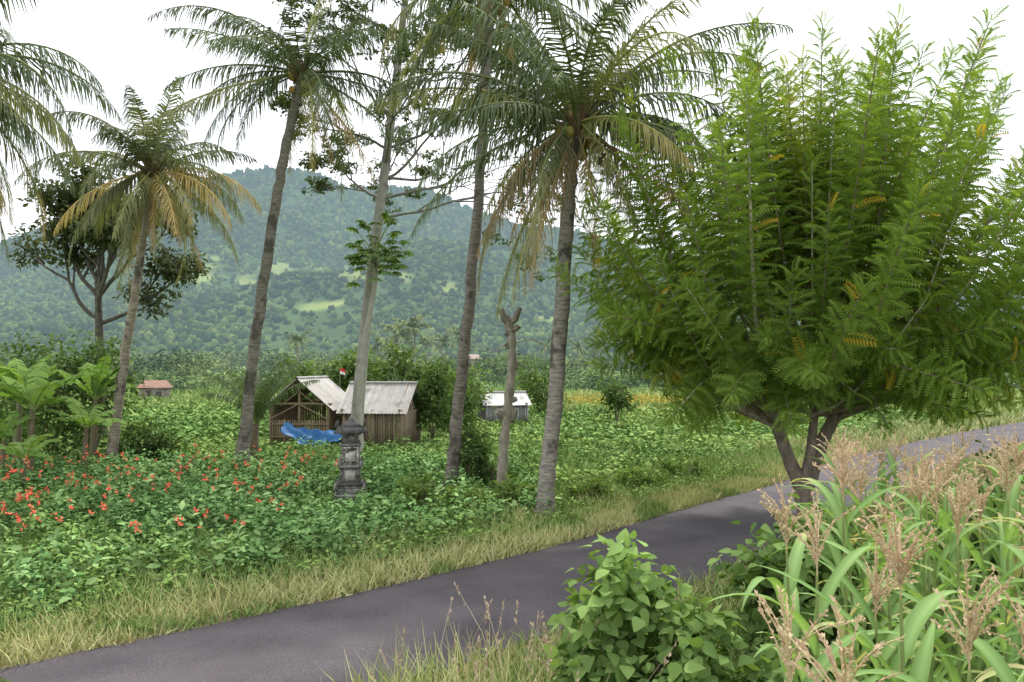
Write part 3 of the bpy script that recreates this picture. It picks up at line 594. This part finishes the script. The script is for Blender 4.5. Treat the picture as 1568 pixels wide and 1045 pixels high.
# ------------------------------------------------------------------ shrine
rng=np.random.default_rng(140)
g=Geo(); o=(-3.6,19.1,0); r=math.radians(8); S1=(.2,.19,.18); S2=(.28,.27,.25); S3=(.1,.097,.094)
lv=[(.74,.1,S3,1),(.68,.07,S2,1),(.6,.12,S1,.92),(.5,.06,S2,1),(.56,.06,S3,1),(.46,.34,S1,.94),(.54,.05,S2,1),(.48,.04,S1,1),(.4,.38,S2,1),(.47,.05,S1,1),(.4,.05,S3,1),(.34,.14,S1,1),(.46,.05,S2,1)]
z=0; zz=[]
for (w,h,c,tp) in lv:
    zz.append(z); box(g,(0,0,z+h/2),(w,w,h),r,c,0,tp,o); z+=h
box(g,(0,0,z+.06),(.72,.72,.12),r,S3,0,.8,o); z+=.12
box(g,(0,0,z+.06),(.5,.5,.12),r,S3,0,.5,o); z+=.12
box(g,(0,0,z+.05),(.16,.16,.1),r,S1,0,.7,o)
zn=zz[8]
for sx in (-1,1):
    box(g,(sx*.165,-.21,zn+.18),(.05,.03,.34),r,(.48,.46,.42),0,1,o)
    for sy in (-1,1):
        box(g,(sx*.24,sy*.24,zn+.03),(.08,.08,.16),r,S2,0,.4,o); box(g,(sx*.31,sy*.31,.34),(.09,.09,.18),r,S1,0,.5,o); box(g,(sx*.3,sy*.3,z-.04),(.07,.07,.13),r,S3,0,.3,o)
box(g,(0,-.21,zn+.34),(.38,.03,.04),r,(.48,.46,.42),0,1,o); box(g,(0,-.205,zn+.17),(.22,.02,.26),r,(.55,.53,.48),0,1,o)
box(g,(0,-.225,zn-.27),(.22,.03,.22),r,(.42,.4,.36),0,1,o)
g.build('stone_shrine',[M_stone])
# ------------------------------------------------------------------ huts
def corr(g,a,b,c,d,col,mat,n=40,amp=.02):
    a,b,c,d=[np.array(q,float) for q in (a,b,c,d)]; nn=nrm(np.cross(b-a,d-a)); V=[]
    for i in range(n+1):
        t=i/n; k=nn*amp*(1 if i%2 else -1); V+=[a*(1-t)+b*t+k,d*(1-t)+c*t+k]
    F=[[2*i,2*i+2,2*i+3,2*i+1] for i in range(n)]; g.add(V,F,np.array(col)*np.repeat(U(.85,1.12,(n+1,1)),2,axis=0),mat)
def hut(name,o,rot,w,l,ez,rz,over,roofL,roofR,open_front=False,slat=(.22,.18,.12)):
    e=empty(name); cr,sr=math.cos(rot),math.sin(rot)
    def W_(p): return (p[0]*cr-p[1]*sr+o[0],p[0]*sr+p[1]*cr+o[1],p[2]+o[2])
    g=Geo(); hw=w/2; y0,y1=-over,l+over; ex=hw+over*.8; ez2=ez-(rz-ez)/hw*over*.8
    corr(g,W_((0,y0,rz)),W_((0,y1,rz)),W_((ex,y1,ez2)),W_((ex,y0,ez2)),roofR,0)
    corr(g,W_((0,y0,rz)),W_((0,y1,rz)),W_((-ex,y1,ez2)),W_((-ex,y0,ez2)),roofL,0)
    tube(g,[W_((0,y0,rz+.03)),W_((0,y1,rz+.03))],[.05,.05],6,(.35,.34,.32),0)
    g.build('roof',[M_sheet],e)
    g=Geo()
    for x in (-hw,0,hw):
        for y in (0,l*.5,l):
            if x==0 and y==l*.5: continue
            h=rz-.05 if x==0 else ez; box(g,(x,y,h/2),(.09,.09,h),rot,slat,0,1,o)
    for y in (0,l):
        tube(g,[W_((-hw-.15,y-.06,ez)),W_((hw+.15,y-.06,ez))],[.045,.045],6,slat,0)
        for sx in (-1,1):
            tube(g,[W_((sx*(ex-.03),y-.12,ez2-.04)),W_((0,y-.12,rz-.04))],[.04,.04],6,slat,0); tube(g,[W_((sx*hw*.55,y-.06,ez)),W_((0,y-.06,ez*.5+rz*.5))],[.03,.03],5,slat,0)
            tube(g,[W_((sx*hw,y-.08,ez*.62)),W_((0,y-.08,ez))],[.03,.03],5,slat,0)
    g.build('frame',[M_wood],e)
    g=Geo()
    hwall=ez*.62 if open_front else ez
    n=int(w/.09)
    for i in range(n):
        x=-hw+.08+i*(w-.16)/(n-1)
        box(g,(x,.0,hwall*.485),(.055,.02,hwall*U(.94,.99)),rot,np.array(slat)*U(.6,1.3),0,1,o)
    n=int(l/.1)
    for sx in (-1,1):
        for i in range(n): box(g,(sx*hw,.1+i*(l-.2)/(n-1),ez*.48),(.02,.07,ez*.96),rot,np.array(slat)*U(.6,1.3),0,1,o)
    n=int(w/.1)
    for i in range(n): box(g,(-hw+.08+i*(w-.16)/(n-1),l,ez*.48),(.07,.02,ez*.96),rot,np.array(slat)*U(.5,1.0),0,1,o)
    for q in (hwall*.3,hwall*.8): tube(g,[W_((-hw,-.04,q)),W_((hw,-.04,q))],[.03,.03],5,slat,0)
    g.build('walls',[M_wood],e); return e
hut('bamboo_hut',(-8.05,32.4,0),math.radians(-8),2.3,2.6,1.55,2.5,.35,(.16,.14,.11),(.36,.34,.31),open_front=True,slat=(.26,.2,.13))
hut('bamboo_barn',(-6.1,33.4,0),math.radians(-97),2.9,2.2,1.35,2.3,.25,(.36,.35,.32),(.38,.36,.33),slat=(.26,.2,.14))
hut('block_shed',(-1.5,43.4,0),math.radians(-75),1.9,2.1,1.1,1.62,.2,(.4,.4,.38),(.45,.45,.43),slat=(.3,.3,.29))
g=Geo(); tube(g,[(-7.15,35.5,0),(-7.15,35.5,2.95)],[.015,.012],5,(.3,.28,.2),0)
for i in range(6):
    t0,t1=i/6,(i+1)/6; f=lambda t:-.04*math.sin(t*7)
    for z0,z1,c in ((2.78,2.9,(.6,.03,.03)),(2.66,2.78,(.75,.75,.73))):
        g.add([(-7.15+.22*t0,35.5+f(t0),z0-.08*t0),(-7.15+.22*t1,35.5+f(t1),z0-.08*t1),(-7.15+.22*t1,35.5+f(t1),z1-.08*t1),(-7.15+.22*t0,35.5+f(t0),z1-.08*t0)],[[0,1,2,3]],c)
g.build('small_flag',[M_cloth])
g=Geo(); nx,ny=34,14; X=np.linspace(-8.3,-6.1,nx); T=np.linspace(0,1,ny); XX,TT=np.meshgrid(X,T); u=(XX+8.3)/2.2
Z=.95-.25*np.sin(u*np.pi*.9)-.12*u-TT*(.3+.25*np.sin(u*3)) +.035*np.sin(XX*13+TT*4)+.03*np.sin(XX*5-TT*9); Yy=31.2-TT*.5+.05*np.sin(XX*9+TT*3)
i=np.arange(ny-1)[:,None]*nx; j=np.arange(nx-1)[None]
g.add(np.stack([XX,Yy,Z],2).reshape(-1,3),np.stack([i+j,i+j+1,i+nx+j+1,i+nx+j],2).reshape(-1,4),(.02,.12,.3))
for x in (-8.3,-6.1): tube(g,[(x,31.25,0),(x,31.25,1.05)],[.03,.025],6,(.2,.16,.1),0)
g.build('blue_tarpaulin',[M_cloth],None,True)
def house(name,x,y,w,h,roof):
    e=empty(name); g=Geo(); box(g,(0,0,h/2),(w,w*.7,h),.2,(.3,.26,.22),0,1,(x,y,0)); box(g,(-w*.15,-w*.355,h*.4),(w*.15,.06,h*.8),.2,(.1,.08,.06),0,1,(x,y,0)); box(g,(w*.2,-w*.355,h*.55),(w*.2,.06,h*.35),.2,(.08,.08,.09),0,1,(x,y,0)); g.build('walls',[M_stone],e)
    g=Geo(); c,s=math.cos(.2),math.sin(.2); a,b=w*.6,w*.48
    v=[(-a,-b,h),(a,-b,h),(a,b,h),(-a,b,h),(-a*.7,0,h+w*.28),(a*.7,0,h+w*.28)]; v=[(p[0]*c-p[1]*s+x,p[0]*s+p[1]*c+y,p[2]+.01) for p in v]
    g.add(v,[[0,1,5,4],[2,3,4,5]],roof); g.add(v,[[1,2,5],[3,0,4]],roof); g.build('roof',[M_sheet],e)
house('tiled_roof_house',-30.5,73,2.2,1.1,(.22,.12,.08)); house('tiled_roof_house',-10,210,4.0,4.6,(.2,.13,.1)); house('tiled_roof_house',30,68,3,1.4,(.4,.36,.32))
# ------------------------------------------------------------------ distant tree line
rng=np.random.default_rng(150); g=Geo()
protos=[]
for k in range(6):
    n=360; cl=14; d=nrm(rng.normal(size=(cl,3))); d[:,2]=np.abs(d[:,2])*.9; cc=d*U(.35,.9,(cl,1))*[.5,.5,.45]+[0,0,.5]; i=rng.integers(0,cl,n); q=cc[i]+rng.normal(size=(n,3))*.09
    tmp=Geo(); inst(tmp,*DIA,q,basis(rng.normal(size=(n,3)),nrm(cc[i]-[0,0,.4])+rng.normal(size=(n,3))*.4+[0,0,.5]),U(.07,.13,n),U(.75,1.2,(n,1))*np.ones(3)); protos.append((np.concatenate(tmp.V),np.concatenate(tmp.F4),np.concatenate(tmp.C)))
def dtree(x,y,hgt,wd,base,low=.05):
    tv,tf,tc=protos[int(rng.integers(0,6))]; an=U(0,6.28); c,s=math.cos(an),math.sin(an); v=tv*[hgt*wd,hgt*wd,hgt]; v=np.stack([v[:,0]*c-v[:,1]*s+x,v[:,0]*s+v[:,1]*c+y,v[:,2]-low*hgt],1)
    g.add(v,tf,tc*base); tube(g,[(x,y,-.1),(x,y,hgt*.55)],[hgt*.02,hgt*.012],4,(.1,.08,.06),0,cap=False)
n=600; y=np.sqrt(U(100**2,430**2,n)); x=y*U(-.8,.85,n)
for a in range(n):
    hgt=U(4.5,8.5) if y[a]>130 else U(3.5,6)
    if x[a]/y[a]>-.1 and x[a]/y[a]<.3: hgt*=.85
    if y[a]>250: hgt*=1.3
    dtree(x[a],y[a],hgt,U(.9,1.4),mixcol((.05,.09,.03),(.18,.23,.07),1)[0],.12)
n=240; y=U(88,125,n); x=y*U(-.8,.6,n)
for a in range(n): dtree(x[a],y[a],U(1.8,4.2),U(1.1,1.9),mixcol((.06,.11,.035),(.2,.27,.08),1)[0],.2)
for k in range(16):
    y_=U(110,260); x_=y_*U(-.5,.12) if k%2 else y_*U(-.16,-.06); h=U(5.5,8); tube(g,[(x_,y_,0),(x_+U(-.6,.6),y_,h)],[.2,.14],5,(.2,.18,.15),0)
    for i in range(16): frond(g,(x_,y_,h),i*2.4,math.radians(U(-25,75)),U(2.4,3.2),math.radians(U(50,90)),np.array((.13,.16,.06))*U(.8,1.4),n=12,w=.12,ll=.9)
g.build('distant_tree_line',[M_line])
# ------------------------------------------------------------------ parked red car (corner of roof only in view)
rng=np.random.default_rng(160)
e=empty('red_car'); g=Geo()
st=[(-2.0,.62,.45,.62),(-1.9,.76,.3,.85),(-1.2,.82,.25,.95),(0,.84,.25,.97),(1.0,.83,.25,.98),(1.7,.8,.27,.97),(2.0,.7,.4,.85)]
def loft(g,st,col,mat):
    V=[]
    for (x,hw,z0,z1) in st:
        zr=(z1-z0); V+=[(x,-hw*.9,z0),(x,-hw,z0+zr*.25),(x,-hw,z0+zr*.7),(x,-hw*.9,z1),(x,0,z1+.02),(x,hw*.9,z1),(x,hw,z0+zr*.7),(x,hw,z0+zr*.25),(x,hw*.9,z0)]
    F=[]; k=9
    for i in range(len(st)-1):
        for j in range(k): F.append([i*k+j,i*k+(j+1)%k,(i+1)*k+(j+1)%k,(i+1)*k+j])
    g.add(V,F,col,mat)
loft(g,st,(.5,.01,.012),0); body=g.build('body',[solid('car_paint',.5,3,.02,0,spec=.25)],e,True)
g=Geo(); V=[(-1.35,-.72,.96),(-.5,-.6,1.42),(1.0,-.6,1.42),(1.75,-.7,.97),(-1.35,.72,.96),(-.5,.6,1.42),(1.0,.6,1.42),(1.75,.7,.97)]
g.add(V,[[0,1,2,3],[4,7,6,5],[0,4,5,1],[3,2,6,7]],(.02,.025,.03)); g.build('windows',[solid('car_glass',.08,3,.02,0,spec=.8)],e)
g=Geo(); loft(g,[(-.6,.66,1.41,1.44),(0,.68,1.42,1.48),(.7,.68,1.42,1.49),(1.1,.66,1.41,1.45)],(.5,.01,.012),0); g.build('roof',[body.data.materials[0]],e)
g=Geo()
for sx in (-1.3,1.3):
    for sy in (-.76,.76): tube(g,[(sx,sy-.1,.31),(sx,sy+.1,.31)],[.31,.31],20,(.02,.02,.02),0); tube(g,[(sx,sy-.105,.31),(sx,sy+.108,.31)],[.18,.18],14,(.4,.4,.4),0)
g.build('wheels',[M_cloth],e); e.location=(-4.0,3.85,0); e.rotation_euler=(0,0,math.radians(45))
# ------------------------------------------------------------------ world, sun, camera
sc=bpy.context.scene
w=bpy.data.worlds.new("World"); sc.world=w; w.use_nodes=True; nt=w.node_tree; nt.nodes.clear(); N=nt.nodes.new; L=nt.links.new
out=N('ShaderNodeOutputWorld'); bg=N('ShaderNodeBackground'); sky=N('ShaderNodeTexSky'); sky.sky_type='NISHITA'; sky.sun_disc=False
ts=Vector((1.6,5.8,8.4)).normalized(); sky.sun_elevation=math.asin(ts.z); sky.sun_rotation=math.atan2(ts.x,ts.y); sky.air_density=1; sky.dust_density=2
tc=N('ShaderNodeTexCoord'); mp=N('ShaderNodeMapping'); mp.inputs['Scale'].default_value=(1,1,3); L(tc.outputs['Generated'],mp.inputs[0])
no=N('ShaderNodeTexNoise'); no.inputs['Scale'].default_value=2.2; no.inputs['Detail'].default_value=3; L(mp.outputs[0],no.inputs['Vector'])
mr=N('ShaderNodeMapRange'); mr.inputs[1].default_value=.35; mr.inputs[2].default_value=.6; mr.inputs[3].default_value=.78; mr.inputs[4].default_value=.97; L(no.outputs['Fac'],mr.inputs[0])
mx=N('ShaderNodeMix'); mx.data_type='RGBA'; L(mr.outputs[0],mx.inputs[0]); L(sky.outputs[0],mx.inputs[6]); mx.inputs[7].default_value=(11.6,11.8,12.3,1)
L(mx.outputs[2],bg.inputs[0]); bg.inputs[1].default_value=.15; L(bg.outputs[0],out.inputs[0])
sd=bpy.data.lights.new('sun','SUN'); sd.energy=3.9; sd.angle=math.radians(6); sd.color=(1,.97,.9); so=bpy.data.objects.new('sun',sd); sc.collection.objects.link(so); so.rotation_euler=ts.to_track_quat('Z','Y').to_euler()
cd=bpy.data.cameras.new('camera'); cd.lens=30; cd.sensor_width=36; cd.clip_end=12000; cd.clip_start=.05; co=bpy.data.objects.new('camera',cd); sc.collection.objects.link(co)
co.location=(0,0,3); co.rotation_euler=(math.radians(91.64),0,0); sc.camera=co
sc.view_settings.view_transform='Standard'; sc.view_settings.look='None'; sc.view_settings.exposure=0
